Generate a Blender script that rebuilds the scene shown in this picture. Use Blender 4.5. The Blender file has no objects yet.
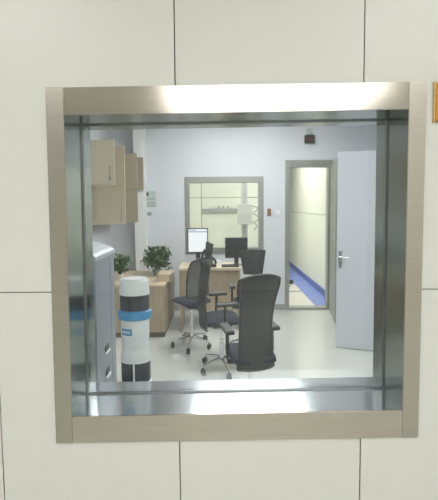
import bpy, bmesh, math, random
from mathutils import Vector, Matrix
random.seed(7)
S = bpy.context.scene
COL = S.collection
PI = math.pi

# ------------------------------------------------------------------ camera
F = 520.0                     # focal length in pixels of a 438 x 500 frame
CAM = Vector((0, 0, 1.49))
RX = Matrix.Rotation(math.radians(90 - 5.055), 3, 'X')
RR = Matrix.Rotation(math.radians(-0.45), 3, 'Z')
M3 = RX @ RR
cd = bpy.data.cameras.new('camera'); cam = bpy.data.objects.new('camera', cd); COL.objects.link(cam)
cam.location = CAM; cam.rotation_euler = M3.to_euler()
cd.sensor_fit = 'VERTICAL'; cd.sensor_height = 24.0; cd.sensor_width = 24.0 * 438 / 500
cd.lens = F / 500.0 * 24.0; cd.clip_start = 0.02; cd.clip_end = 100
S.camera = cam

def P(x, y, Y):
    """point at distance Y (m) in front of the lens seen at x, y of the photograph"""
    d = M3 @ Vector(((x - 219) / F, (250 - y) / F, -1))
    return CAM + d * (Y / d.y)

# ------------------------------------------------------------------ materials
def mat(name, color, rough=0.5, metal=0.0, var=0.0, scale=8.0, stretch=(1, 1, 1), spec=0.5, emit=None, es=0.0, bump=0.0, coat=0.0):
    m = bpy.data.materials.new(name); m.use_nodes = True
    nt = m.node_tree; b = nt.nodes['Principled BSDF']
    b.inputs['Roughness'].default_value = rough; b.inputs['Metallic'].default_value = metal
    b.inputs['Specular IOR Level'].default_value = spec
    b.inputs['Coat Weight'].default_value = coat
    c = tuple(color) + (1,)
    b.inputs['Base Color'].default_value = c
    if var or bump:
        tc = nt.nodes.new('ShaderNodeTexCoord'); mp = nt.nodes.new('ShaderNodeMapping')
        mp.inputs['Scale'].default_value = stretch
        nz = nt.nodes.new('ShaderNodeTexNoise'); nz.inputs['Scale'].default_value = scale; nz.inputs['Detail'].default_value = 4
        nt.links.new(tc.outputs['Object'], mp.inputs['Vector']); nt.links.new(mp.outputs['Vector'], nz.inputs['Vector'])
        if var:
            rp = nt.nodes.new('ShaderNodeValToRGB')
            rp.color_ramp.elements[0].position = 0.25; rp.color_ramp.elements[1].position = 0.75
            rp.color_ramp.elements[0].color = tuple(max(0, k * (1 - var)) for k in color) + (1,)
            rp.color_ramp.elements[1].color = tuple(min(1, k * (1 + var)) for k in color) + (1,)
            nt.links.new(nz.outputs['Fac'], rp.inputs['Fac']); nt.links.new(rp.outputs['Color'], b.inputs['Base Color'])
        if bump:
            bp = nt.nodes.new('ShaderNodeBump'); bp.inputs['Strength'].default_value = bump; bp.inputs['Distance'].default_value = 0.01
            nt.links.new(nz.outputs['Fac'], bp.inputs['Height']); nt.links.new(bp.outputs['Normal'], b.inputs['Normal'])
    if emit:
        b.inputs['Emission Color'].default_value = tuple(emit) + (1,); b.inputs['Emission Strength'].default_value = es
    return m

def mesh_fabric(name, color, alpha, rough=0.75):
    m = bpy.data.materials.new(name); m.use_nodes = True
    nt = m.node_tree; b = nt.nodes['Principled BSDF']; out = nt.nodes['Material Output']
    b.inputs['Base Color'].default_value = tuple(color) + (1,); b.inputs['Roughness'].default_value = rough
    tr = nt.nodes.new('ShaderNodeBsdfTransparent'); mx = nt.nodes.new('ShaderNodeMixShader')
    tc = nt.nodes.new('ShaderNodeTexCoord')
    w1 = nt.nodes.new('ShaderNodeTexWave'); w1.inputs['Scale'].default_value = 90; w1.bands_direction = 'X'
    w2 = nt.nodes.new('ShaderNodeTexWave'); w2.inputs['Scale'].default_value = 90; w2.bands_direction = 'Z'
    mm = nt.nodes.new('ShaderNodeMath'); mm.operation = 'MAXIMUM'
    mr = nt.nodes.new('ShaderNodeMapRange'); mr.inputs['To Min'].default_value = alpha - 0.25; mr.inputs['To Max'].default_value = min(1, alpha + 0.15)
    for w in (w1, w2): nt.links.new(tc.outputs['Object'], w.inputs['Vector'])
    nt.links.new(w1.outputs['Fac'], mm.inputs[0]); nt.links.new(w2.outputs['Fac'], mm.inputs[1])
    nt.links.new(mm.outputs[0], mr.inputs['Value']); nt.links.new(mr.outputs['Result'], mx.inputs['Fac'])
    nt.links.new(tr.outputs[0], mx.inputs[1]); nt.links.new(b.outputs[0], mx.inputs[2]); nt.links.new(mx.outputs[0], out.inputs['Surface'])
    return m

def glass_mat(name, tint, ior=1.5):
    m = bpy.data.materials.new(name); m.use_nodes = True
    nt = m.node_tree; out = nt.nodes['Material Output']; nt.nodes.remove(nt.nodes['Principled BSDF'])
    tr = nt.nodes.new('ShaderNodeBsdfTransparent'); tr.inputs['Color'].default_value = tuple(tint) + (1,)
    gl = nt.nodes.new('ShaderNodeBsdfGlossy'); gl.inputs['Roughness'].default_value = 0.01; gl.inputs['Color'].default_value = (0.95, 1, 1, 1)
    fr = nt.nodes.new('ShaderNodeFresnel'); fr.inputs['IOR'].default_value = ior
    nz = nt.nodes.new('ShaderNodeTexNoise'); nz.inputs['Scale'].default_value = 2.0
    mr = nt.nodes.new('ShaderNodeMapRange'); mr.inputs['To Min'].default_value = 0.9; mr.inputs['To Max'].default_value = 1.1
    mu = nt.nodes.new('ShaderNodeMath'); mu.operation = 'MULTIPLY'
    nt.links.new(nz.outputs['Fac'], mr.inputs['Value']); nt.links.new(fr.outputs[0], mu.inputs[0]); nt.links.new(mr.outputs['Result'], mu.inputs[1])
    mx = nt.nodes.new('ShaderNodeMixShader')
    nt.links.new(mu.outputs[0], mx.inputs['Fac']); nt.links.new(tr.outputs[0], mx.inputs[1]); nt.links.new(gl.outputs[0], mx.inputs[2])
    nt.links.new(mx.outputs[0], out.inputs['Surface'])
    return m

M = {}
M['panel'] = mat('cream_panel', (0.735, 0.735, 0.69), 0.35, var=0.02, scale=2)
M['seam'] = mat('seam_dark', (0.22, 0.2, 0.16), 0.8, var=0.1)
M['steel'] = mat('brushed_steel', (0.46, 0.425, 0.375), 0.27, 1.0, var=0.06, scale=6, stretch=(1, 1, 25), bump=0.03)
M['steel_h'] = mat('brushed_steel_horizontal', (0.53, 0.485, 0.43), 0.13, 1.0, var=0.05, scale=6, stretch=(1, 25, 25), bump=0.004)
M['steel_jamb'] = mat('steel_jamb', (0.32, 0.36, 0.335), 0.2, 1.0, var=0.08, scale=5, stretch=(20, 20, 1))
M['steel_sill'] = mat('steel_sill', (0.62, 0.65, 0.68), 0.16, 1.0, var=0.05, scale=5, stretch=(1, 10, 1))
M['bead'] = mat('glazing_bead', (0.24, 0.25, 0.25), 0.3, 0.8, var=0.1)
M['wall'] = mat('grey_white_wall', (0.68, 0.70, 0.735), 0.5, var=0.02, scale=3)
M['white'] = mat('white_paint', (0.82, 0.83, 0.82), 0.4, var=0.02)
M['exam'] = mat('exam_room_panel', (0.79, 0.80, 0.715), 0.5, var=0.02, scale=2)
M['floor'] = mat('pale_floor', (0.60, 0.61, 0.56), 0.16, var=0.03, scale=3, spec=0.5)
M['exam_floor'] = mat('exam_floor', (0.72, 0.70, 0.64), 0.3, var=0.03, scale=3)
M['ceil'] = mat('ceiling_white', (0.80, 0.80, 0.78), 0.7, var=0.02)
M['blue'] = mat('blue_vinyl', (0.17, 0.24, 0.58), 0.4, var=0.08, scale=4)
M['blue_dark'] = mat('blue_vinyl_skirting', (0.08, 0.12, 0.38), 0.4, var=0.08, scale=4)
M['frame_g'] = mat('grey_frame_steel', (0.36, 0.37, 0.34), 0.35, 0.7, var=0.06, scale=4, stretch=(1, 1, 6))
M['door'] = mat('white_door_leaf', (0.66, 0.68, 0.73), 0.4, var=0.02, scale=2)
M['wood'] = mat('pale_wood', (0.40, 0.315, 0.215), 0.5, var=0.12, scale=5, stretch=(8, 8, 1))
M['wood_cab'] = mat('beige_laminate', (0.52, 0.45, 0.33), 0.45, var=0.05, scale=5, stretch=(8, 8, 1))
M['wood_cab_d'] = mat('beige_laminate_darker', (0.34, 0.295, 0.22), 0.45, var=0.05, scale=5, stretch=(8, 8, 1))  # beige laminate in a darker tone, on the farther cabinet doors
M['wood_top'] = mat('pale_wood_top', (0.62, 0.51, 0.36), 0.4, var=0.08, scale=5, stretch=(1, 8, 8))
M['plinth'] = mat('dark_plinth', (0.12, 0.10, 0.08), 0.6, var=0.1)
M['black'] = mat('black_plastic', (0.018, 0.018, 0.022), 0.4, var=0.1)
M['navy'] = mat('navy_fabric', (0.010, 0.013, 0.035), 0.8, var=0.15, scale=60)
M['chrome'] = mat('chrome', (0.75, 0.75, 0.76), 0.15, 1.0, var=0.03)
M['mesh'] = mesh_fabric('grey_mesh_fabric', (0.028, 0.032, 0.036), 0.84)
M['mesh_d'] = mesh_fabric('charcoal_mesh_fabric', (0.06, 0.061, 0.06), 0.8)
M['mesh_l'] = mesh_fabric('pale_mesh_fabric', (0.17, 0.175, 0.175), 0.6)
M['mach'] = mat('grey_machine_paint', (0.30, 0.32, 0.355), 0.4, var=0.03)
M['mach_top'] = mat('pale_machine_lid', (0.52, 0.55, 0.58), 0.35, var=0.02)
M['plast'] = mat('white_plastic', (0.90, 0.91, 0.92), 0.3, var=0.02)
M['dark'] = mat('dark_band', (0.035, 0.04, 0.06), 0.25, var=0.1)
M['cyan'] = mat('blue_plastic', (0.06, 0.33, 0.66), 0.35, var=0.05)
M['leaf'] = mat('leaf_green', (0.07, 0.14, 0.055), 0.5, var=0.4, scale=14)
M['stem'] = mat('stem_green', (0.10, 0.14, 0.05), 0.6, var=0.2)
M['vase'] = mat('grey_pot', (0.33, 0.38, 0.36), 0.2, var=0.1)
M['pot'] = mat('white_pot', (0.7, 0.7, 0.66), 0.35, var=0.04)
M['soil'] = mat('soil', (0.05, 0.035, 0.02), 0.9, var=0.3, scale=40)
M['screen'] = mat('lit_screen', (0.03, 0.03, 0.03), 0.3, emit=(0.93, 0.97, 1.0), es=0.97)
M['screen_bar'] = mat('screen_toolbar', (0.03, 0.03, 0.03), 0.3, emit=(0.45, 0.6, 0.74), es=0.8)
M['screen_off'] = mat('dark_screen', (0.02, 0.024, 0.024), 0.2, var=0.05)
M['orange'] = mat('orange_wood', (0.62, 0.27, 0.07), 0.35, var=0.15, scale=10, stretch=(1, 1, 6))
M['gold'] = mat('gold_edge', (0.75, 0.5, 0.2), 0.35, 0.4, var=0.1)
M['signred'] = mat('red_sign_strokes', (0.12, 0.02, 0.02), 0.5, emit=(0.5, 0.06, 0.06), es=0.12)
M['signbody'] = mat('dark_sign_face', (0.03, 0.022, 0.025), 0.4, var=0.1)
M['notice'] = mat('grey_green_notice', (0.47, 0.53, 0.51), 0.5, var=0.08)
M['grey'] = mat('mid_grey', (0.32, 0.33, 0.33), 0.5, var=0.05)
M['pale'] = mat('pale_grey_enamel', (0.46, 0.48, 0.46), 0.4, var=0.03)
M['switch_b'] = mat('brown_switch', (0.22, 0.12, 0.06), 0.5, var=0.1)
M['added_panel'] = mat('added_panel_glow', (0.9, 0.9, 0.9), 0.5, emit=(1.0, 1.0, 0.98), es=4.8)
M['lamp'] = mat('lamp_diffuser', (0.9, 0.9, 0.9), 0.5, emit=(1.0, 1.0, 0.98), es=11.0)
M['lamp_exam'] = mat('lamp_diffuser_exam', (0.9, 0.9, 0.9), 0.5, emit=(1.0, 1.0, 0.95), es=6.5)
M['lamp_ctrl'] = mat('lamp_diffuser_control', (0.9, 0.9, 0.9), 0.5, emit=(0.97, 0.985, 1.0), es=13.5)
M['glass'] = glass_mat('lead_glass', (0.965, 0.975, 0.965), 1.42)

# ------------------------------------------------------------------ mesh helpers
def finish(name, bm, m, parent=None, smooth=False, loc=None):
    bmesh.ops.recalc_face_normals(bm, faces=bm.faces)
    me = bpy.data.meshes.new(name); bm.to_mesh(me); bm.free()
    me.materials.append(m)
    if smooth:
        for p in me.polygons: p.use_smooth = True
        try: me.set_sharp_from_angle(angle=math.radians(40))
        except Exception: pass
    o = bpy.data.objects.new(name, me); COL.objects.link(o)
    if parent is not None:
        o.parent = parent
        wl = world_loc(parent)
        me.transform(Matrix.Translation(-wl))
    return o

def world_loc(o):
    v = Vector(o.location)
    while o.parent is not None:
        o = o.parent; v += o.location
    return v

def tag(o, label, cat, group=None, kind=None):
    o['label'] = label; o['category'] = cat
    if group: o['group'] = group
    if kind: o['kind'] = kind
    return o

def thing(name, label, cat, loc, group=None, kind=None):
    o = bpy.data.objects.new(name, None); COL.objects.link(o); o.location = loc; o.empty_display_size = 0.1
    return tag(o, label, cat, group, kind)

def box(bm, x0, x1, y0, y1, z0, z1, bev=0.0, mtx=None):
    if x1 < x0: x0, x1 = x1, x0
    if y1 < y0: y0, y1 = y1, y0
    if z1 < z0: z0, z1 = z1, z0
    t = bmesh.new()
    vs = [t.verts.new((x, y, z)) for x in (x0, x1) for y in (y0, y1) for z in (z0, z1)]
    for f in ((0, 1, 3, 2), (4, 6, 7, 5), (0, 4, 5, 1), (2, 3, 7, 6), (0, 2, 6, 4), (1, 5, 7, 3)):
        t.faces.new([vs[i] for i in f])
    if bev:
        bmesh.ops.bevel(t, geom=list(t.edges), offset=bev, segments=2, affect='EDGES', profile=0.5)
    if mtx is not None: bmesh.ops.transform(t, matrix=mtx, verts=t.verts)
    join(bm, t)

def join(bm, t):
    me = bpy.data.meshes.new('tmp'); t.to_mesh(me); t.free(); bm.from_mesh(me); bpy.data.meshes.remove(me)

def bx(name, m, parent, x0, x1, y0, y1, z0, z1, bev=0.0, mtx=None):
    bm = bmesh.new(); box(bm, x0, x1, y0, y1, z0, z1, bev, mtx); return finish(name, bm, m, parent)

def lathe(bm, prof, c, seg=32, sx=1.0, sy=1.0):
    rings = []
    for r, z in prof:
        rings.append([bm.verts.new((c[0] + sx * r * math.cos(2 * PI * k / seg), c[1] + sy * r * math.sin(2 * PI * k / seg), c[2] + z)) for k in range(seg)])
    for a, b in zip(rings, rings[1:]):
        for k in range(seg):
            bm.faces.new((a[k], a[(k + 1) % seg], b[(k + 1) % seg], b[k]))
    bm.faces.new(rings[0][::-1]); bm.faces.new(rings[-1])

def tube(bm, pts, r, seg=10, r2=None):
    pts = [Vector(p) for p in pts]; n = len(pts); rings = []
    up = Vector((0, 0, 1))
    for i, p in enumerate(pts):
        d = (pts[min(i + 1, n - 1)] - pts[max(i - 1, 0)]).normalized()
        a = d.cross(up)
        if a.length < 1e-3: a = d.cross(Vector((1, 0, 0)))
        a.normalize(); b = a.cross(d).normalized()
        rr = r if r2 is None else r + (r2 - r) * i / (n - 1)
        rings.append([bm.verts.new(p + rr * (a * math.cos(2 * PI * k / seg) + b * math.sin(2 * PI * k / seg))) for k in range(seg)])
    for q, w in zip(rings, rings[1:]):
        for k in range(seg): bm.faces.new((q[k], q[(k + 1) % seg], w[(k + 1) % seg], w[k]))
    bm.faces.new(rings[0][::-1]); bm.faces.new(rings[-1])

def prism_xz(bm, poly, y0, y1):
    """polygon given as (x, z) points, extruded along y"""
    a = [bm.verts.new((x, y0, z)) for x, z in poly]; b = [bm.verts.new((x, y1, z)) for x, z in poly]
    bm.faces.new(a); bm.faces.new(b[::-1])
    for i in range(len(poly)):
        j = (i + 1) % len(poly); bm.faces.new((a[i], b[i], b[j], a[j]))

def grid_wall(bm, xr, zr, y0, y1, holes=(), sx=(), sz=(), gap=0.0015):
    xs = sorted(set([*xr, *[v for h in holes for v in h[:2]], *sx])); zs = sorted(set([*zr, *[v for h in holes for v in h[2:]], *sz]))
    xs = [v for v in xs if xr[0] <= v <= xr[1]]; zs = [v for v in zs if zr[0] <= v <= zr[1]]
    for a, b in zip(xs, xs[1:]):
        for c, d in zip(zs, zs[1:]):
            mx, mz = (a + b) / 2, (c + d) / 2
            if any(h[0] < mx < h[1] and h[2] < mz < h[3] for h in holes): continue
            box(bm, a + (gap if a in sx else 0), b - (gap if b in sx else 0), y0, y1, c + (gap if c in sz else 0), d - (gap if d in sz else 0))

def struct(name, bm, m, label, cat='wall'):
    o = finish(name, bm, m); return tag(o, label, cat, kind='structure')

# ------------------------------------------------------------------ layout distances
D = 1.50            # face of the panelled wall
G = 1.69            # lead glass
E = 1.79           # far face of that wall
B = 7.23            # back wall of the control room
XL, XR = -1.5, 2.2  # its side walls
CZ = 2.78           # ceiling

# ------------------------------------------------------------------ front wall and observation window
oTL, oTR, oBR, oBL = P(46, 88, D), P(426, 82, D), P(417.3, 436.5, D), P(56.7, 442.5, D)
iTL, iTR, iBR, iBL = P(64.5, 115.5, D), P(408, 109.5, D), P(402, 409.5, D), P(72.5, 416, D)
hx0 = (min(iTL.x, iBL.x) + max(oTL.x, oBL.x)) / 2 - 0.005; hx1 = (max(iTR.x, iBR.x) + min(oTR.x, oBR.x)) / 2
hz1 = (max(iTL.z, iTR.z) + min(oTL.z, oTR.z)) / 2; hz0 = (min(iBL.z, iBR.z) + max(oBL.z, oBR.z)) / 2
hx0 = min(iTL.x, iBL.x) - 0.012; hx1 = max(iTR.x, iBR.x) + 0.012
hz0 = min(iBL.z, iBR.z) - 0.012; hz1 = max(iTL.z, iTR.z) + 0.012
HOLE = (hx0, hx1, hz0, hz1)
sA = P(174.5, 40, D).x; sB = P(364.5, 40, D).x; sA2 = P(180, 470, D).x; sB2 = P(360, 470, D).x
zs = (P(28, 292.5, D).z + P(428, 289, D).z) / 2
pitch = sB - sA
bm = bmesh.new()
for (zr, a, b) in (((zs, CZ), sA, sB), ((0, zs), sA2, sB2)):
    seams = [a - 3 * pitch, a - 2 * pitch, a - pitch, a, b, b + pitch, b + 2 * pitch]
    z0, z1 = zr
    zr2 = (z0 + 0.0015, z1) if z0 == zs else (z0, z1 - 0.0015)
    grid_wall(bm, (-2.6, 2.6), zr2, D, D + 0.015, [HOLE], seams, [1.24 + 1.22] if z0 == zs else [0.02], 0.0018)
struct('wall_front', bm, M['panel'], 'cream panelled wall with thin seams around the steel observation window')
bm = bmesh.new(); grid_wall(bm, (-2.6, 2.6), (0, CZ), D + 0.0152, D + 0.10, [HOLE])
struct('wall_core', bm, M['seam'], 'dark core of the panelled wall seen in its thin seams')
bm = bmesh.new(); grid_wall(bm, (-2.6, 2.6), (0, CZ), D + 0.1002, E, [HOLE])
struct('wall_front_inner', bm, M['wall'], 'plain inner side of the panelled wall, facing the control room')

win = thing('window_1', 'large observation window with wide brushed steel surround in the cream wall', 'window', ((hx0 + hx1) / 2, D, hz0), kind='structure')
def strip(name, pts, y0, y1, m):
    bm = bmesh.new(); prism_xz(bm, [(p.x, p.z) for p in pts], y0, y1)
    bmesh.ops.bevel(bm, geom=[e for e in bm.edges], offset=0.0012, segments=2, affect='EDGES')
    return finish(name, bm, m, win)
def V(x, z): return Vector((x, 0, z))
# vertical strips run the full height, the top and bottom strips fit between them
lt = oTL + (oTR - oTL) * ((iTL.x - oTL.x) / (oTR.x - oTL.x)); rt = oTL + (oTR - oTL) * ((iTR.x - oTL.x) / (oTR.x - oTL.x))
lb = oBL + (oBR - oBL) * ((iBL.x - oBL.x) / (oBR.x - oBL.x)); rb = oBL + (oBR - oBL) * ((iBR.x - oBL.x) / (oBR.x - oBL.x))
strip('casing_left', [oTL, lt, lb, oBL], D - 0.007, D + 0.001, M['steel'])
strip('casing_right', [rt, oTR, oBR, rb], D - 0.007, D + 0.001, M['steel'])
strip('casing_head', [lt, rt, iTR, iTL], D - 0.006, D + 0.001, M['steel_h'])
strip('casing_foot', [iBL, iBR, rb, lb], D - 0.006, D + 0.001, M['steel_h'])
def liner(name, a, b, off, m):
    # sheet between two inner corners, running through the wall; off = outward thickness
    bm = bmesh.new(); prism_xz(bm, [(a.x, a.z), (b.x, b.z), (b.x + off[0], b.z + off[1]), (a.x + off[0], a.z + off[1])], D + 0.0005, E + 0.004)
    return finish(name, bm, m, win)
liner('jamb_liner', iTL, iBL, (-0.008, 0), M['steel_jamb'])
liner('jamb_liner', iTR, iBR, (0.008, 0), M['steel_jamb'])
liner('head_liner', iTL, iTR, (0, 0.008), M['steel_jamb'])
liner('sill_liner', iBL, iBR, (0, -0.008), M['steel_sill'])
# folded steel bead round the pane
cen = (iTL + iTR + iBR + iBL) / 4
def inset(p, d): return Vector((p.x + (d if p.x < cen.x else -d), 0, p.z + (d if p.z < cen.z else -d)))
for nm, a, b in (('glazing_bead', iTL, iTR), ('glazing_bead', iTR, iBR), ('glazing_bead', iBR, iBL), ('glazing_bead', iBL, iTL)):
    bm = bmesh.new(); a2, b2 = inset(a, 0.0045), inset(b, 0.0045)
    prism_xz(bm, [(a.x, a.z), (b.x, b.z), (b2.x, b2.z), (a2.x, a2.z)], G - 0.016, G - 0.003)
    finish(nm, bm, M['bead'], win)
bm = bmesh.new(); prism_xz(bm, [(p.x, p.z) for p in (iTL, iTR, iBR, iBL)], G - 0.0028, G + 0.006)
gp = finish('glass_pane', bm, M['glass'], win); gp['label'] = 'clear lead glass pane'

# orange plaque at the edge of the picture
p0, p1 = P(433.4, 122, D), P(433.4, 83, D)
t = thing('wall_plaque', 'small orange plaque on the cream wall right of the steel window surround', 'plaque', (p0.x + 0.05, D, p0.z))
bx('board', M['orange'], t, p0.x, p0.x + 0.11, D - 0.012, D - 0.0002, p0.z, p1.z, 0.003)
bx('edge_strip', M['gold'], t, p0.x - 0.003, p0.x - 0.0002, D - 0.010, D - 0.0002, p0.z - 0.002, p1.z + 0.002, 0.0005)

# ------------------------------------------------------------------ room shells
bm = bmesh.new(); box(bm, -2.6, 2.6, -5.6, E, -0.1, 0); box(bm, XL - .2, XR + .2, E, B + .12, -0.1, 0)
struct('floor', bm, M['floor'], 'pale polished floor reflecting the light', 'floor')
bm = bmesh.new(); box(bm, -2.6, 2.6, -5.6, E, CZ, CZ + .1); box(bm, XL - .2, XR + .2, E, B + .12, CZ, CZ + .1); box(bm, -3.0, 2.0, B + .12, 13.3, CZ, CZ + .1)
struct('ceiling', bm, M['ceil'], 'white ceiling', 'ceiling')
bm = bmesh.new(); box(bm, -2.8, -2.6, -5.6, E, 0, CZ); struct('wall_near_left', bm, M['panel'], 'cream wall left of the viewer')
bm = bmesh.new(); box(bm, 2.6, 2.8, -5.6, E, 0, CZ); struct('wall_near_right', bm, M['panel'], 'cream wall right of the viewer')
bm = bmesh.new(); box(bm, -2.8, 2.8, -5.8, -5.6, 0, CZ); struct('wall_near_back', bm, M['panel'], 'cream wall behind the viewer')
bm = bmesh.new(); box(bm, XL - .2, XL, E, B, 0, CZ); struct('wall_left', bm, M['wall'], 'pale grey left wall of the control room behind the cabinets')
LH = (4.86, 1.12)
bm = bmesh.new(); box(bm, XR, XR + .2, E, 3.74, 0, CZ); box(bm, XR, XR + .2, 4.86, B, 0, CZ); box(bm, XR, XR + .2, 3.74, 4.86, 2.06, CZ); box(bm, XR + .15, XR + .2, 3.74, 4.86, 0, 2.06)
struct('wall_right', bm, M['wall'], 'pale grey right wall of the control room')
# back wall with its window and doorway
wz0, wz1 = P(224, 253.5, B).z, P(224, 176.5, B).z; wx0, wx1 = P(185, 215, B).x, P(263.5, 215, B).x
dx0, dx1 = P(285, 240, B).x, P(331.5, 240, B).x; dz1 = P(308, 160, B).z
ho = [(wx0 + .02, wx1 - .02, wz0 + .02, wz1 - .02), (dx0 + .02, dx1 - .02, 0, dz1 - .02)]
bm = bmesh.new(); zb = P(275, 213.5, B).z
grid_wall(bm, (XL, XR), (0, CZ), B, B + .012, ho, [], [zb], 0.002)
struct('wall_back', bm, M['wall'], 'pale grey back wall of the control room with window and doorway')
bm = bmesh.new(); grid_wall(bm, (XL - .2, XR + .2), (0, CZ), B + .0122, B + .12, ho)
struct('wall_back_core', bm, M['wall'], 'far side of the back wall, facing the room beyond')
# boxed column in the left corner
px0, px1 = P(134.5, 200, 7.05).x, P(145, 200, 7.05).x
bm = bmesh.new(); box(bm, px0, px1, 7.03, B - .001, 0, CZ - .001); struct('trim_1', bm, M['white'], 'narrow white boxed column in the far left corner', 'column')
# skirting along the back wall
bm = bmesh.new(); box(bm, px1 + .002, dx0 - .004, B - .012, B - .0005, 0, .08); struct('baseboard_back', bm, M['grey'], 'grey skirting along the back wall', 'baseboard')

# the window in the back wall
w2 = thing('window_2', 'smaller steel framed window in the back wall above the desk', 'window', ((wx0 + wx1) / 2, B, wz0), kind='structure')
fw, fh = 0.062, 0.085
bx('frame_side', M['frame_g'], w2, wx0, wx0 + fw, B - .012, B + .13, wz0, wz1, .002)
bx('frame_side', M['frame_g'], w2, wx1 - fw, wx1, B - .012, B + .13, wz0, wz1, .002)
bx('frame_head', M['frame_g'], w2, wx0 + fw, wx1 - fw, B - .012, B + .13, wz1 - fh, wz1, .002)
bx('frame_sill', M['frame_g'], w2, wx0 + fw, wx1 - fw, B - .012, B + .13, wz0, wz0 + fh, .002)
g2 = bx('glass_pane', M['glass'], w2, wx0 + fw - .004, wx1 - fw + .004, B + .055, B + .062, wz0 + fh - .004, wz1 - fh + .004)

# doorway in the back wall
d1 = thing('door_1', 'steel framed doorway in the back wall standing open to a bright room', 'door', ((dx0 + dx1) / 2, B, 0), kind='structure')
bx('frame_side', M['frame_g'], d1, dx0, dx0 + .06, B - .015, B + .135, 0, dz1, .003)
bx('frame_side', M['frame_g'], d1, dx1 - .055, dx1, B - .015, B + .135, 0, dz1, .003)
bx('frame_head', M['frame_g'], d1, dx0 + .06, dx1 - .055, B - .015, B + .135, dz1 - .10, dz1, .003)
bx('threshold', M['frame_g'], d1, dx0 + .06, dx1 - .055, B - .03, B + .14, 0.0005, .03, .003)
# its leaf, swung open towards the viewer and seen edge on
q0 = Vector((dx1 - .03, B - .02)); q1 = Vector((P(334.3, 327, 6.3).x, 6.3)); dv = q1 - q0; L = dv.length
mtx = Matrix.Translation((q0.x, q0.y, 0)) @ Matrix.Rotation(math.atan2(dv.y, dv.x), 4, 'Z')
leaf = bx('leaf', M['frame_g'], d1, 0.004, L, 0, .045, .012, dz1 - .06, .003, mtx); leaf['label'] = 'grey steel leaf'
for zz in (P(331, 234, 6.6).z, P(331, 257, 6.6).z):
    bx('lock_plate', M['chrome'], d1, L - .16, L - .02, -.006, -.0005, zz - .02, zz + .02, .001, mtx)

# white leaf of the door in the right wall
r0 = Vector((P(335.5, 351, 5.27).x, 5.27)); r1 = Vector((XR - .01, 4.88)); dv = r1 - r0; L2 = dv.length
m2 = Matrix.Translation((r0.x, r0.y, 0)) @ Matrix.Rotation(math.atan2(dv.y, dv.x), 4, 'Z')
d2 = thing('door_2', 'plain pale door leaf with a lever handle standing open at the right', 'door', (r0.x, r0.y, 0), kind='structure')
lf = bx('leaf', M['door'], d2, 0, L2, 0, .045, .004, 2.0, .003, m2)
hz = P(341, 257, 5.27).z
bx('handle_plate', M['frame_g'], d2, .02, .052, -.007, -.0003, hz - .115, hz + .065, .003, m2)
bm = bmesh.new(); tube(bm, [m2 @ Vector(v) for v in ((.036, -.004, hz + .003), (.036, -.05, hz + .003), (.05, -.055, hz + .003), (.13, -.055, hz))], .009)
finish('lever_handle', bm, M['chrome'], d2, True)
bm = bmesh.new(); tube(bm, [m2 @ Vector(v) for v in ((.036, -.006, hz - .055), (.036, -.02, hz - .055))], .008); finish('lock_cylinder', bm, M['chrome'], d2, True)

# ------------------------------------------------------------------ examination room beyond
XE = 1.70
bm = bmesh.new(); box(bm, -3.0, 2.0, B + .12, 13.3, -0.1, 0); struct('floor_exam', bm, M['exam_floor'], 'pale floor of the bright room beyond the doorway', 'floor')
def wall_yz(bm, x0, x1, yr, zr, sy, sz, gap=.004):
    ys = sorted([*yr, *sy]); z_ = sorted([*zr, *sz])
    for a, b in zip(ys, ys[1:]):
        for c, d in zip(z_, z_[1:]):
            box(bm, x0, x1, a + (gap if a in sy else 0), b - (gap if b in sy else 0), c + (gap if c in sz else 0), d - (gap if d in sz else 0))
bm = bmesh.new(); wall_yz(bm, XE, XE + .02, (B + .12, 13.0), (0, CZ), [8.2, 9.2, 10.2, 11.2, 12.2], [1.30])
struct('wall_exam_right', bm, M['exam'], 'cream panelled wall seen through the doorway')
bm = bmesh.new(); box(bm, XE + .0205, XE + .2, B + .12, 13.0, 0, CZ); struct('wall_exam_right_core', bm, M['seam'], 'dark backing in the seams of the cream panels')
bm = bmesh.new(); grid_wall(bm, (-3.0, XE), (0, CZ), 11.5, 11.515, [(0.95, XE, 0, CZ)], [P(201.5, 200, 11.5).x - 1.25 * k for k in (-2, -1, 0, 1, 2)], [1.63], .008)
struct('wall_exam_far', bm, M['exam'], 'cream panelled wall seen through the back window')
bm = bmesh.new(); box(bm, -3.0, .95, 11.5205, 11.6, 0, CZ); box(bm, .95, XE + .2, 13.0, 13.2, 0, CZ); box(bm, .85, .95, 11.6, 13.0, 0, CZ)
struct('wall_exam_far_core', bm, M['exam'], 'cream wall at the end of the bright room')
bm = bmesh.new(); box(bm, -2.9, .9, 11.516, 11.5204, .01, CZ - .01); struct('wall_exam_far_backing', bm, M['grey'], 'grey backing in the seams of the far cream panels')
bm = bmesh.new(); box(bm, -3.2, -3.0, B + .12, 11.6, 0, CZ); struct('wall_exam_left', bm, M['exam'], 'cream left wall of the bright room')
# blue border strip on the floor and blue skirting
bm = bmesh.new(); box(bm, 1.40, XE - .016, B + .145, 12.98, .0004, .004); struct('trim_2', bm, M['blue'], 'broad blue vinyl border on the floor beyond the doorway', 'trim')
bm = bmesh.new(); box(bm, XE - .016, XE - .0005, B + .145, 12.98, .0004, .10); struct('baseboard_right', bm, M['blue_dark'], 'dark blue skirting along the cream wall beyond the doorway', 'baseboard')

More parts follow.
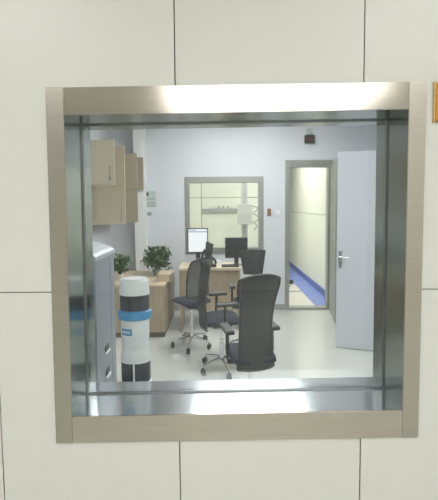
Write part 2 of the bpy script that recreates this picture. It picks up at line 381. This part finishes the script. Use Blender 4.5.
# chest stand seen through the back window
YS = 10.6
c = P(244.5, 240, YS)
st = thing('chest_stand', 'grey upright imaging stand with a square panel seen through the back window', 'medical stand', (c.x, YS, 0))
a = P(241.5, 190, YS).x; b_ = P(247.5, 190, YS).x
bx('base', M['grey'], st, a - .2, b_ + .2, YS - .25, YS + .2, 0.0005, .05, .006)
bx('column', M['pale'], st, a, b_, YS - .03, YS + .05, .0502, 2.45, .006)
bx('column_rail', M['grey'], st, (a + b_) / 2 - .012, (a + b_) / 2 + .012, YS - .045, YS - .0302, .0502, 2.44, .002)
p0, p1 = P(237.5, 224.5, YS - .1), P(252, 204, YS - .1)
bx('detector_panel', M['pale'], st, p0.x, p1.x, YS - .16, YS - .046, p0.z, p1.z, .012)
for (xa, za, xb, zb_) in ((252, 206, 257.5, 211), (252, 213, 258, 221), (252, 222, 256.5, 229)):
    bm = bmesh.new(); q, r = P(xa, za, YS - .1), P(xb, zb_, YS - .1); pts = []
    for k in range(15):
        u = k / 14 * 1.6 * PI
        pts.append((q.x + (r.x - q.x) * (0.5 - 0.5 * math.cos(u)) + .004, YS - .1, q.z + (r.z - q.z) * (k / 14) + .02 * math.sin(u)))
    tube(bm, pts, .011, 8); finish('grip_handle', bm, M['grey'], st, True)
# wall rail with three knobs
p0, p1 = P(202, 212.5, 11.45), P(238, 208.5, 11.45)
rl = thing('wall_rail', 'long grey rail with three small knobs on the cream wall behind the back window', 'rail', ((p0.x + p1.x) / 2, 11.48, p0.z))
bx('rail', M['grey'], rl, p0.x, p1.x, 11.42, 11.4995, p0.z, p1.z, .01)
for xx in (219, 223.5, 228):
    q = P(xx, 206.8, 11.45); bm = bmesh.new(); tube(bm, [(q.x, 11.43, q.z), (q.x, 11.4995, q.z)], .014, 10); finish('knob', bm, M['black'], rl, True)
    bx('knob_stem', M['grey'], rl, q.x - .006, q.x + .006, 11.44, 11.4995, p1.z + .0005, q.z - .012)
# foot of equipment on the floor beyond the doorway
q = P(290, 287, 9.4)
ft = thing('equipment_foot', 'small black foot on the bright floor beyond the doorway, beside the left frame', 'equipment', (q.x - .1, 9.4, 0))
bx('plate', M['pale'], ft, q.x - .45, q.x - .02, 9.2, 9.75, .0005, .035, .008)
bx('bumper', M['black'], ft, q.x - .30, q.x + .05, 9.30, 9.42, .036, .11, .015)
p0 = P(289, 293, 8.75); bm = bmesh.new(); box(bm, .75, 1.385, 8.70, 8.78, .0004, .006); struct('trim_3', bm, M['grey'], 'grey joint strip across the bright floor beyond the doorway', 'trim')

# ------------------------------------------------------------------ things on the back wall
def wallbox(name, label, cat, x0, y0, x1, y1, m, th=.02, Y=B, bev=.003):
    p0, p1 = P(x0, y1, Y), P(x1, y0, Y)
    bm = bmesh.new(); box(bm, p0.x, p1.x, Y - th, Y - .0004, p0.z, p1.z, bev); return tag(finish(name, bm, m), label, cat)
p0, p1 = P(304.2, 143.6, B), P(314.3, 135.3, B)
bm = bmesh.new(); box(bm, p0.x, p1.x, B - .05, B - .0004, p0.z, p1.z, .005)
sg = tag(finish('warning_light_box', bm, M['signbody']), 'small dark sign box with dim red strokes above the doorway', 'sign')
bm = bmesh.new(); cxs = (p0.x + p1.x) / 2
prism_xz(bm, [(p0.x + .004, p1.z - .001), (cxs, p1.z + .008), (p1.x - .004, p1.z - .001)], B - .045, B - .005); finish('cover', bm, M['black'], sg)
bm = bmesh.new()
for k in range(3):
    cx = p0.x + (p1.x - p0.x) * (k + .75) / 3.5; w = .012; zz = p0.z + .03
    box(bm, cx - w, cx + w, B - .052, B - .0503, zz, zz + .007); box(bm, cx - w, cx + w, B - .052, B - .0503, zz + .024, zz + .031); box(bm, cx - .004, cx + .004, B - .052, B - .0503, zz + .007, zz + .05)
finish('lit_characters', bm, M['signred'], sg)
wallbox('junction_box', 'faint grey fitting on the back wall just above the dark sign box', 'fitting', 306.5, 128, 312.5, 133.5, M['notice'], .02)
t = wallbox('wall_switch', 'brown wall switch between the back window and the doorway', 'switch', 267.4, 208.5, 271, 216, M['switch_b'], .015)
t = wallbox('wall_socket', 'white wall plate beside the door frame, right of the brown switch', 'socket', 275, 210.5, 280, 215.5, M['white'], .012)
t = wallbox('wall_notice', 'grey green notice on the back wall beside the white corner column', 'notice', 145.8, 191, 156, 207, M['notice'], .01)
bx('clip', M['black'], t, P(146.2, 194, B).x, P(148.6, 194, B).x, B - .016, B - .0102, P(146, 196, B).z, P(146, 192.5, B).z)
for yy in (199, 203, 206):
    bx('line_of_print', M['grey'], t, P(147, 194, B).x, P(155, 194, B).x, B - .0112, B - .0102, P(146, yy + .5, B).z, P(146, yy - .5, B).z)
wallbox('wall_label', 'small grey label under the grey green notice', 'label', 146, 212, 151.5, 215.5, M['grey'], .006)

# ------------------------------------------------------------------ wall cabinets on the left wall
zt, zm, ztl = 2.12, 1.686, 1.274; XF = -1.003; XH = -1.34
def wall_cab(label, y0, y1, z0, z1, dm='wood_cab', grip=False):
    r = thing('wall_cabinet', label, 'cabinet', ((XL + XH) / 2, (y0 + y1) / 2, z0), 'beige cabinets hung on the left wall')
    bm = bmesh.new(); ya = y0 + .001
    box(bm, XL + .0005, XH - .002, ya, ya + .016, z0, z1); box(bm, XL + .0005, XH - .002, y1 - .016, y1, z0, z1)
    box(bm, XL + .0005, XH - .002, ya + .0161, y1 - .0161, z0, z0 + .016); box(bm, XL + .0005, XH - .002, ya + .0161, y1 - .0161, z1 - .016, z1); box(bm, XL + .0005, XL + .008, ya + .0161, y1 - .0161, z0 + .0161, z1 - .0161)
    finish('body', bm, M['wood_cab'], r)
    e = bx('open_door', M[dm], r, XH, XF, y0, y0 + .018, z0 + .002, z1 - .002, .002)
    if not grip: return r
    bm = bmesh.new(); hx = XF - .045; h0 = z0 + .05
    tube(bm, [(hx, y0 - .001, h0), (hx, y0 - .022, h0 + .012), (hx, y0 - .022, h0 + .115), (hx, y0 - .001, h0 + .127)], .006, 8); finish('handle', bm, M['grey'], e, True)
    return r
wall_cab('beige wall cabinet of the upper row nearest the window, its door open', 5.086, 5.61, zm, zt, grip=True)
wall_cab('beige wall cabinet second in the upper row, above the nearest low one', 5.62, 6.46, zm, zt)
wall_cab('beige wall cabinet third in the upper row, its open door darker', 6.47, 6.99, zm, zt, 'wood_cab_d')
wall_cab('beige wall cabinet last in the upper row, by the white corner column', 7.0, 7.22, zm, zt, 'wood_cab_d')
wall_cab('beige wall cabinet nearest the window in the lower row, its door open', 5.622, 6.46, ztl, zm - .002, grip=True)
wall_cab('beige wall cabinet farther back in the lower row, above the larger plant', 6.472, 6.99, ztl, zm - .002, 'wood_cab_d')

# ------------------------------------------------------------------ low wooden sideboard, box, plants
Y0 = 5.74; sx1 = P(165.5, 338, Y0).x; sz1 = .60
sb = thing('sideboard', 'low brown wooden sideboard along the left wall under the plants', 'cabinet', ((XL + sx1) / 2, 6.3, 0))
bx('plinth', M['plinth'], sb, XL + .001, sx1 - .01, Y0 + .015, 7.0, .0005, .055)
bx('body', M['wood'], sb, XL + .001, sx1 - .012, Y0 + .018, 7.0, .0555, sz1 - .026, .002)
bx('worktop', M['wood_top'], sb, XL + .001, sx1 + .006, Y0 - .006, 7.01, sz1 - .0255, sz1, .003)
xm = (XL + sx1) / 2
for a, b in ((XL + .004, xm - .002), (xm + .002, sx1 - .004)):
    bx('end_panel', M['wood'], sb, a, b, Y0, Y0 + .0175, .058, sz1 - .03, .002)
for k in range(3):
    ya = Y0 + .02 + k * .41; d = bx('door', M['wood'], sb, sx1 - .0115, sx1, ya, ya + .405, .058, sz1 - .03, .002)
    bx('handle', M['grey'], d, sx1 + .0003, sx1 + .012, ya + .35, ya + .365, .40, .52, .003)
q0, q1 = P(157.5, 284, 5.95), P(170.5, 284, 5.95)
bo = thing('wooden_box', 'open pale wooden box on the sideboard in front of the larger plant', 'box', ((q0.x + q1.x) / 2, 6.1, sz1))
bz = sz1 + .075; x0, x1 = q0.x, q1.x
bx('side', M['wood_top'], bo, x0, x0 + .015, 5.96, 6.30, sz1 + .0005, bz, .001); bx('side', M['wood'], bo, x1 - .015, x1, 5.96, 6.30, sz1 + .0005, bz, .001)
bx('end', M['wood_top'], bo, x0 + .0152, x1 - .0152, 5.96, 5.975, sz1 + .0005, bz, .001); bx('end', M['wood_top'], bo, x0 + .0152, x1 - .0152, 6.285, 6.30, sz1 + .0005, bz, .001)
bx('lid', M['wood_top'], bo, x0 - .004, x1 + .004, 5.955, 6.305, bz + .0003, bz + .012, .002)

def plant(name, label, c, pot_r, pot_h, pot_m, hw, height, n, seed):
    rnd = random.Random(seed)
    r = thing(name, label, 'plant', c)
    bm = bmesh.new(); lathe(bm, [(pot_r * .75, .0005), (pot_r * .95, pot_h * .6), (pot_r, pot_h), (pot_r * .88, pot_h), (pot_r * .84, pot_h - .012)], c, 24, .7, 1); finish('pot', bm, pot_m, r, True)
    bm = bmesh.new(); lathe(bm, [(pot_r * .8, pot_h - .02), (pot_r * .8, pot_h - .011)], c, 20, .7, 1); finish('soil', bm, M['soil'], r)
    bs = bmesh.new(); bl = bmesh.new()
    for k in range(n):
        ang = rnd.uniform(0, 2 * PI); rad = math.sqrt(rnd.random()) ; top = Vector((hw * rad * math.cos(ang), hw * 1.2 * rad * math.sin(ang), pot_h + height * (rnd.uniform(.25, 1.0) - .32 * rad * rad)))
        b0 = Vector((rnd.uniform(-.3, .3) * pot_r, rnd.uniform(-.3, .3) * pot_r, pot_h - .012)); mid = (b0 + top) / 2 + Vector((0, 0, .12 * height))
        pts = [b0, (b0 + mid) / 2 + Vector((0, 0, .03)), mid, (mid + top) / 2 + Vector((0, 0, .02)), top]
        tube(bs, [Vector(c) + p for p in pts], .0035, 5, .0015)
        for j in range(7):
            u = rnd.uniform(.3, 1.0); i = min(3, int(u * 4)); p = pts[i].lerp(pts[i + 1], u * 4 - i)
            d = Vector((rnd.uniform(-1, 1) * .8, rnd.uniform(-1, 1), rnd.uniform(-.4, .8))).normalized(); ln = rnd.uniform(.035, .065)
            s = d.cross(Vector((rnd.uniform(-.4, .4), rnd.uniform(-.4, .4), 1))).normalized() * ln * .36; nn = s.cross(d).normalized()
            o = Vector(c) + p
            rows = []
            for t_, w_, h_ in ((0, .12, 0), (.25, .8, .008), (.5, 1, .010), (.75, .65, .004), (1, .06, -.008)):
                m_ = o + d * ln * t_ + nn * h_
                rows.append((bl.verts.new(m_ - s * w_ + nn * .004), bl.verts.new(m_), bl.verts.new(m_ + s * w_ + nn * .004)))
            for a_, b_2 in zip(rows, rows[1:]):
                bl.faces.new((a_[0], a_[1], b_2[1], b_2[0])); bl.faces.new((a_[1], a_[2], b_2[2], b_2[1]))
    finish('stems', bs, M['stem'], r, True); finish('foliage', bl, M['leaf'], r, True)
    return r
q = P(157.5, 280, 6.55)
plant('potted_plant', 'bushy green plant in a grey pot on the sideboard, behind the wooden box', (q.x, 6.55, sz1 + .0005), .085, .075, M['vase'], .20, .325, 150, 3)
q = P(119, 285, 6.0)
plant('potted_plant', 'smaller green plant between the grey machine and the white canister', (q.x, 6.1, sz1 + .0005), .06, .08, M['pot'], .12, .24, 70, 5)

# ------------------------------------------------------------------ desk and what stands on it
YD = 6.0; kx0, kx1 = P(178.3, 268, YD).x, P(241, 268, YD).x; kz = .75
dk = thing('desk', 'pale wooden desk with a full back panel below the back window', 'desk', ((kx0 + kx1) / 2, 6.3, 0))
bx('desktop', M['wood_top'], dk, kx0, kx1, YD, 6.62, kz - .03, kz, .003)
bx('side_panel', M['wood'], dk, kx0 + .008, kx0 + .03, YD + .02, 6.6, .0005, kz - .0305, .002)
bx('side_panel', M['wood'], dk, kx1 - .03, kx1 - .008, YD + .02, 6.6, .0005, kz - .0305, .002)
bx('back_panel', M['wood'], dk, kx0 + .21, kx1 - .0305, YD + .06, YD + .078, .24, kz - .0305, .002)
bx('drawer_unit', M['wood'], dk, kx0 + .0305, kx0 + .2, YD + .04, 6.5, .40, kz - .0305, .002)
bx('shelf', M['plinth'], dk, kx0 + .0305, kx0 + .2, YD + .03, 6.5, .375, .3995, .002)

def monitor(label, qs, Y, mscr, lit):
    (ax, ay), (bx_, by) = qs
    p0, p1 = P(ax, by, Y), P(bx_, ay, Y); cx = (p0.x + p1.x) / 2
    r = thing('monitor', label, 'monitor', (cx, Y + .05, kz), 'computer monitors on the desk')
    bx('casing', M['black'], r, p0.x, p1.x, Y, Y + .035, p0.z, p1.z, .004)
    s = bx('screen', mscr, r, p0.x + .012, p1.x - .012, Y - .0015, Y - .0002, p0.z + .018, p1.z - .012)
    if lit:
        bx('window_bar', M['screen_bar'], s, p0.x + .014, p1.x - .014, Y - .0026, Y - .0017, p1.z - .052, p1.z - .036)
        bx('window_tab', M['screen_bar'], s, p0.x + .014, cx - .02, Y - .0026, Y - .0017, p1.z - .030, p1.z - .020)
        bx('task_icons', M['black'], s, p1.x - .07, p1.x - .03, Y - .0026, Y - .0017, p0.z + .022, p0.z + .030)
    bx('neck', M['black'], r, cx - .026, cx + .026, Y + .036, Y + .06, kz + .012, p0.z + .12, .004)
    bm = bmesh.new(); lathe(bm, [(.12, .0006), (.12, .006), (.05, .012)], (cx, Y + .05, kz), 28, .75, .8); finish('stand_base', bm, M['black'], r, True)
    return r
monitor('white lit monitor on the left of the desk', ((187.6, 228), (208, 253.4)), 6.3, M['screen'], True)
monitor('dark switched off monitor on the right of the desk', ((225.2, 237.5), (247.6, 258)), 6.25, M['screen_off'], False)
def keyboard(label, x0, x1, y0):
    a, b = P(x0, 266, y0).x, P(x1, 266, y0).x
    r = thing('keyboard', label, 'keyboard', ((a + b) / 2, y0 + .06, kz), 'black keyboards on the desk')
    bx('body', M['black'], r, a, b, y0, y0 + .13, kz + .0005, kz + .018, .004)
    bm = bmesh.new()
    for i in range(10):
        for j in range(4):
            w = (b - a - .012) / 10; xx = a + .006 + i * w
            box(bm, xx + .0012, xx + w - .0012, y0 + .01 + j * .029, y0 + .034 + j * .029, kz + .0182, kz + .024)
    finish('keys', bm, M['dark'], r)
keyboard('black keyboard below the lit white monitor', 190, 206, 6.06)
keyboard('black keyboard below the dark monitor', 221.5, 239, 6.05)
q = P(213.5, 267, 6.1)
ph = thing('desk_phone', 'black telephone handset on its stand between the two monitors', 'telephone', (q.x, 6.12, kz))
bx('cradle', M['black'], ph, q.x - .035, q.x + .035, 6.06, 6.2, kz + .0005, kz + .035, .008)
bm = bmesh.new(); tube(bm, [(q.x + .03, 6.12, kz + .038), (q.x + .022, 6.12, kz + .075), (q.x - .005, 6.12, kz + .105), (q.x - .03, 6.12, kz + .115)], .014, 10)
lathe(bm, [(.02, 0), (.02, .02)], (q.x - .03, 6.12, kz + .10), 14); finish('handset', bm, M['black'], ph, True)
q = P(219, 266, 6.35); bm = bmesh.new(); box(bm, q.x - .03, q.x + .03, 6.3, 6.42, kz + .0005, kz + .05, .004)
tag(finish('paper_block', bm, M['white']), 'small white block of paper beside the telephone on the desk', 'paper')

# ------------------------------------------------------------------ office chairs
SQ = 0.66
def chair(label, x, y, heading, seat_z, back_z0, back_z1, head, mesh_m, bw=.46, taper=(1, 1, 1), seat_w=.48, arms=True, head_w=.30, swivel=20, curve=.05, recline=.12, arm_h=.13, head_f=.03, back_off=0, spine=.7, arm_out=.035):
    """heading: degrees the chair is turned from looking away from the viewer (+ = to the left)"""
    r = thing('office_chair', label, 'chair', (x, y, 0), 'black mesh office chairs')
    T = Matrix.Translation((x, y, 0)) @ Matrix.Diagonal((SQ, 1, 1, 1)) @ Matrix.Rotation(math.radians(heading), 4, 'Z')
    def put(nm, bm, m, par=r, sm=True):
        bmesh.ops.transform(bm, matrix=T, verts=bm.verts); return finish(nm, bm, m, par, sm)
    bm = bmesh.new(); lathe(bm, [(.035, .085), (.04, .10), (.035, .13), (.026, .14), (.026, .28), (.018, .282), (.018, seat_z - .075)], (0, 0, 0), 18); put('gas_lift', bm, M['chrome'])
    for k in range(5):
        a = 2 * PI * k / 5 + math.radians(swivel); u = Vector((math.cos(a), math.sin(a), 0))
        bm = bmesh.new(); tube(bm, [u * .03 + Vector((0, 0, .105)), u * .16 + Vector((0, 0, .095)), u * .30 + Vector((0, 0, .072))], .020, 8, .013); lg = put('base_leg', bm, M['chrome'])
        bm = bmesh.new(); s = Vector((-u.y, u.x, 0))
        for sd in (-1, 1):
            cc = u * .305 + s * .016 * sd + Vector((0, 0, .0285)); tube(bm, [cc - s * .010, cc + s * .010], .028, 14)
        tube(bm, [u * .305 + Vector((0, 0, .03)), u * .302 + Vector((0, 0, .066))], .010, 8)
        put('caster', bm, M['black'], lg)
    # seat: waterfall front edge
    bm = bmesh.new(); nx, ny = 8, 10; g = []; hw_ = seat_w / 2
    for side in (1, 0):
        rows = []
        for j in range(ny + 1):
            v = j / ny; row = []
            for i in range(nx + 1):
                u = i / nx * 2 - 1
                wy = hw_ * (1 - .12 * abs(2 * v - 1) ** 3)
                yy = -.23 + .48 * v; edge = max(abs(u) ** 6, abs(2 * v - 1) ** 6)
                zz = seat_z + (-.03 * edge + .012 * u * u - .03 * max(0, v - .75) * 4 * .4) if side else seat_z - .065 + .02 * edge - .01 * max(0, v - .75)
                row.append(bm.verts.new((u * wy, yy, zz)))
            rows.append(row)
        g.append(rows)
    for rows in g:
        for j in range(ny):
            for i in range(nx): bm.faces.new((rows[j][i], rows[j][i + 1], rows[j + 1][i + 1], rows[j + 1][i]))
    for i in range(nx):
        for j in (0, ny): bm.faces.new((g[0][j][i], g[0][j][i + 1], g[1][j][i + 1], g[1][j][i]))
    for j in range(ny):
        for i in (0, nx): bm.faces.new((g[0][j][i], g[0][j + 1][i], g[1][j + 1][i], g[1][j][i]))
    put('seat', bm, M['navy'])
    bm = bmesh.new(); box(bm, -.10, .10, -.14, .12, seat_z - .10, seat_z - .066, .01); box(bm, .1, .2, -.01, .01, seat_z - .085, seat_z - .075, .002)
    put('tilt_mechanism', bm, M['black'], r, False)
    # backrest: curved mesh in a dark rim
    def bpos(u, v, off=0):
        w = bw / 2 * (taper[0] * (1 - v) * (1 - 2 * v) * 1 + taper[1] * 4 * v * (1 - v) + taper[2] * v * (2 * v - 1)) if True else 0
        if v > .86: w *= 1 - .10 * ((v - .86) / .14) ** 2
        z = back_z0 + (back_z1 - back_z0) * v - .03 * (u * u) * (v ** 6)
        yy = -.235 + back_off - recline * v + curve * math.sin(v * PI * 1.1) + .05 * u * u + off
        return Vector((u * w, yy, z))
    bm = bmesh.new(); nu, nv = 12, 18; lay = []
    for off in (0, -.006):
        lay.append([[bm.verts.new(bpos(i / nu * 2 - 1, j / nv, off)) for i in range(nu + 1)] for j in range(nv + 1)])
    for rows in lay:
        for j in range(nv):
            for i in range(nu): bm.faces.new((rows[j][i], rows[j][i + 1], rows[j + 1][i + 1], rows[j + 1][i]))
    put('backrest', bm, mesh_m)
    bm = bmesh.new(); loop = [bpos(i / 12 * 2 - 1, 0) for i in range(13)] + [bpos(1, j / 18) for j in range(1, 19)] + [bpos(1 - i / 6, 1) for i in range(1, 13)] + [bpos(-1, 1 - j / 18) for j in range(1, 19)]
    tube(bm, loop, .012, 8); put('back_frame', bm, M['black'])
    bm = bmesh.new(); tube(bm, [(0, -.10, seat_z - .08), (0, -.18, seat_z - .085), (0, bpos(0, .05).y + .03, seat_z - .06), (0, bpos(0, spine).y + (.02 if spine < .2 else -.02), max(bpos(0, spine).z, seat_z + .02))], .024, 10, .016); put('back_support', bm, M['black'])
    if head:
        zt0 = back_z1 + .03; hh = head
        bm = bmesh.new(); rows = []
        for off in (0, -.03):
            rows.append([[bm.verts.new((u * head_w / 2 * (.72 + .28 * v), bpos(0, 1).y + head_f + .045 * u * u + .02 * v + off * (1 - .5 * abs(u)), zt0 + hh * v - .012 * u * u * (v))) for u in [k / 5 - 1 for k in range(11)]] for v in [k / 5 for k in range(6)]])
        for R_ in rows:
            for j in range(5):
                for i in range(10): bm.faces.new((R_[j][i], R_[j][i + 1], R_[j + 1][i + 1], R_[j + 1][i]))
        for j in range(5):
            for i in (0, 10): bm.faces.new((rows[0][j][i], rows[0][j + 1][i], rows[1][j + 1][i], rows[1][j][i]))
        for i in range(10):
            for j in (0, 5): bm.faces.new((rows[0][j][i], rows[0][j][i + 1], rows[1][j][i + 1], rows[1][j][i]))
        hr = put('headrest', bm, mesh_m)
        bm = bmesh.new(); tube(bm, [(0, bpos(0, .9).y - .015, bpos(0, .9).z), (0, bpos(0, 1).y - .02, back_z1 + .02), (0, bpos(0, 1).y + head_f - .025, zt0 + hh * .5)], .013, 8); put('headrest_stem', bm, M['black'])
    if arms:
        for sd in (-1, 1):
            xx = sd * (seat_w / 2 + arm_out)
            bm = bmesh.new(); box(bm, xx - .045, xx + .045, -.13, .14, seat_z + arm_h, seat_z + arm_h + .028, .01); ap = put('arm_pad', bm, M['black'], r, False)
            bm = bmesh.new(); tube(bm, [(sd * .08, -.02, seat_z - .08), (xx, -.02, seat_z - .07), (xx, -.02, seat_z - .01), (xx, -.01, seat_z + arm_h - .001)], .020, 8); put('arm_post', bm, M['black'], ap)
    return r
a = P(188.5, 345, 5.35)
chair('mesh chair with a navy seat in front of the lit white monitor', a.x + .035, 5.38, 38, .52, .56, .96, 0, M['mesh_l'], bw=.40, arms=False, swivel=10)
a = P(222, 372, 4.6)
chair('tall mesh chair seen from the side, turned right, left of the nearest chair', a.x, 4.6, -78, .50, .42, 1.00, .13, M['mesh'], bw=.46, swivel=5, recline=-.04, curve=-.03, head_f=.05, back_off=-.06, spine=.35)
a = P(248.5, 300, 5.3)
chair('mesh chair pushed in before the dark monitor, half hidden by the nearest chair', a.x + .01, 5.25, 4, .52, .54, .79, .235, M['mesh'], bw=.42, head_w=.385, swivel=30)
a = P(258, 300, 3.15)
chair('nearest and largest mesh chair, its wide back turned to the window', a.x - .035, 3.45, 14, .52, .44, 1.06, 0, M['mesh_d'], bw=.40, taper=(.94, .80, 1.06), seat_w=.44, swivel=0, spine=.12, arm_out=.02)

# ------------------------------------------------------------------ grey machine left behind the glass
xm1 = P(94.5, 254.5, 2.2).x; ya, yb = 2.2, 2.60
zA = P(94.5, 254.5, 2.2).z
mc = thing('grey_machine', 'tall grey machine cabinet with a pale sloping lid at the left edge of the glass', 'machine', (xm1 - .2, 2.4, 0))
def mprof(y): return [(xm1, .04), (xm1, zA - .012), (xm1 - .012, zA), (xm1 - .06, zA + .018), (xm1 - .2, zA + .055), (xm1 - .42, zA + .07), (xm1 - .42, .04)]
bm = bmesh.new(); prism_xz(bm, [(x, min(z, zA - .03)) for x, z in mprof(0)], ya, yb); bmesh.ops.remove_doubles(bm, verts=bm.verts, dist=.0005); finish('body', bm, M['mach'], mc)
bm = bmesh.new(); prism_xz(bm, [(xm1 + .004, zA - .0295), (xm1 + .004, zA - .012), (xm1 - .012, zA), (xm1 - .06, zA + .018), (xm1 - .2, zA + .055), (xm1 - .42, zA + .07), (xm1 - .42, zA - .0295)], ya - .004, yb + .004)
finish('lid', bm, M['mach_top'], mc)
bx('foot_plinth', M['plinth'], mc, xm1 - .41, xm1 - .02, ya + .02, yb - .02, .0005, .0395)
for yy in (348, 372):
    q = P(102.5, yy, 2.38); s = bx('slot_handle', M['black'], mc, xm1 + .0003, xm1 + .004, 2.35, 2.42, q.z - .012, q.z + .014, .001)
    bx('slot_lip', M['plast'], s, xm1 + .0003, xm1 + .010, 2.345, 2.425, q.z - .022, q.z - .0125, .001)
for yy in (2.5,):
    bx('door_seam', M['grey'], mc, xm1 + .0002, xm1 + .0015, yy, yy + .004, .06, zA - .05)

# ------------------------------------------------------------------ white canister on the ledge behind the glass
cY = 1.95; zl = P(136.4, 381, cY).z
cx = P(136.4, 380, cY).x; k = cY / F
def zz(y): return P(136.4, y, cY).z - zl
can = thing('canister', 'white cylindrical canister with dark bands and a blue ring standing close behind the glass', 'canister', (cx, cY, zl))
C0 = (cx, cY, zl)
def part(nm, prof, m, c=C0):
    bm = bmesh.new(); lathe(bm, prof, c, 40); return finish(nm, bm, m, can, True)
r_ = lambda px: px * k
sd = thing('pedestal', 'slim round pedestal under the white canister behind the window ledge', 'stand', (cx, cY, 0))
for nm, prof in (('foot', [(.13, .0006), (.13, .012), (.12, .018)]), ('post', [(.03, .0185), (.03, zl - .0255)]), ('top', [(.050, zl - .025), (r_(16), zl - .02), (r_(16), zl - .0004)])):
    bm = bmesh.new(); lathe(bm, prof, (cx, cY, 0), 36); finish(nm, bm, M['pale'], sd, True)
part('base_rim', [(r_(15.6), .0006), (r_(15.6), .006), (r_(14.8), .008)], M['plast'])
part('base_band', [(r_(14.8), .0082), (r_(14.9), zz(360))], M['dark'])
part('lower_collar', [(r_(15.2), zz(359.9)), (r_(15.2), zz(355)), (r_(14.2), zz(350)), (r_(13.6), zz(348))], M['plast'])
bd = part('body', [(r_(13.6), zz(347.9)), (r_(13.6), zz(338)), (r_(14.2), zz(336)), (r_(14.4), zz(318.5))], M['plast'])
part('blue_ring', [(r_(14.6), zz(318.3)), (r_(16.8), zz(317)), (r_(17.2), zz(313)), (r_(16.8), zz(310)), (r_(15.0), zz(309))], M['cyan'])
part('upper_band', [(r_(14.6), zz(308.8)), (r_(14.6), zz(294))], M['dark'])
part('lid', [(r_(15.3), zz(293.8)), (r_(15.3), zz(289)), (r_(14.8), zz(287)), (r_(14.3), zz(281.5)), (r_(13.4), zz(279.6)), (r_(12.6), zz(279.2)), (r_(12.2), zz(278)), (r_(2), zz(277.4))], M['plast'])
def patch(nm, m, a0, a1, r, z0, z1, par, th=.0006):
    bm = bmesh.new(); n = 8; rings = []
    for rr in (r, r + th):
        for z in (z0, z1):
            rings.append([bm.verts.new((cx + rr * math.cos(a0 + (a1 - a0) * i / n), cY + rr * math.sin(a0 + (a1 - a0) * i / n), zl + z)) for i in range(n + 1)])
    for a_, b_2 in ((0, 1), (2, 3), (0, 2), (1, 3)):
        for i in range(n): bm.faces.new((rings[a_][i], rings[a_][i + 1], rings[b_2][i + 1], rings[b_2][i]))
    return finish(nm, bm, m, par)
A0 = math.radians
lab = patch('label', M['cyan'], A0(214), A0(266), r_(14.35), zz(332.5), zz(326), bd)
for i in range(4):
    patch('lettering', M['plast'], A0(221 + i * 10), A0(227 + i * 10), r_(14.35) + .0007, zz(330.6), zz(328), lab, .0003)
patch('white_stripe', M['plast'], A0(267), A0(274), r_(14.95), .009, zz(360.3), can)

# ------------------------------------------------------------------ ceiling lights
def lamp(label, x0, x1, y0, y1, m):
    r = thing('ceiling_light', label, 'ceiling light', ((x0 + x1) / 2, (y0 + y1) / 2, CZ - .04))
    bx('housing', M['white'], r, x0 - .03, x1 + .03, y0 - .03, y1 + .03, CZ - .028, CZ - .0005, .002)
    bx('diffuser', m, r, x0, x1, y0, y1, CZ - .04, CZ - .0285, .001)
lamp('added glowing ceiling panel behind the viewer, for the steel reflection', -.6, 1.85, -4.9, -2.5, M['added_panel'])  # unseen panel, added and sized to reflect a bright band in the head casing
lamp('ceiling light above the viewer, left', -1.6, -.9, -.9, .1, M['lamp'])
lamp('ceiling light above the viewer, right', .9, 1.6, -.9, .1, M['lamp'])
lamp('ceiling light in the control room near the observation window', -.3, .9, 3.0, 3.9, M['lamp_ctrl'])
lamp('ceiling light in the control room near the back wall', -.3, .9, 5.4, 6.3, M['lamp_ctrl'])
lamp('ceiling light in the bright room beyond the doorway', -1.6, .0, 8.4, 9.6, M['lamp_exam'])
lamp('ceiling light in the bright room near the doorway', .4, 1.4, 8.4, 10.8, M['lamp_exam'])

w = bpy.data.worlds.new('world'); S.world = w; w.use_nodes = True
w.node_tree.nodes['Background'].inputs['Color'].default_value = (0.02, 0.02, 0.02, 1)
S.view_settings.view_transform = 'Standard'; S.view_settings.look = 'None'; S.view_settings.gamma = 1; S.view_settings.exposure = 0.0
S.view_settings.use_curve_mapping = False
S.cycles.use_denoising = True
S.cycles.max_bounces = 10; S.cycles.transparent_max_bounces = 16
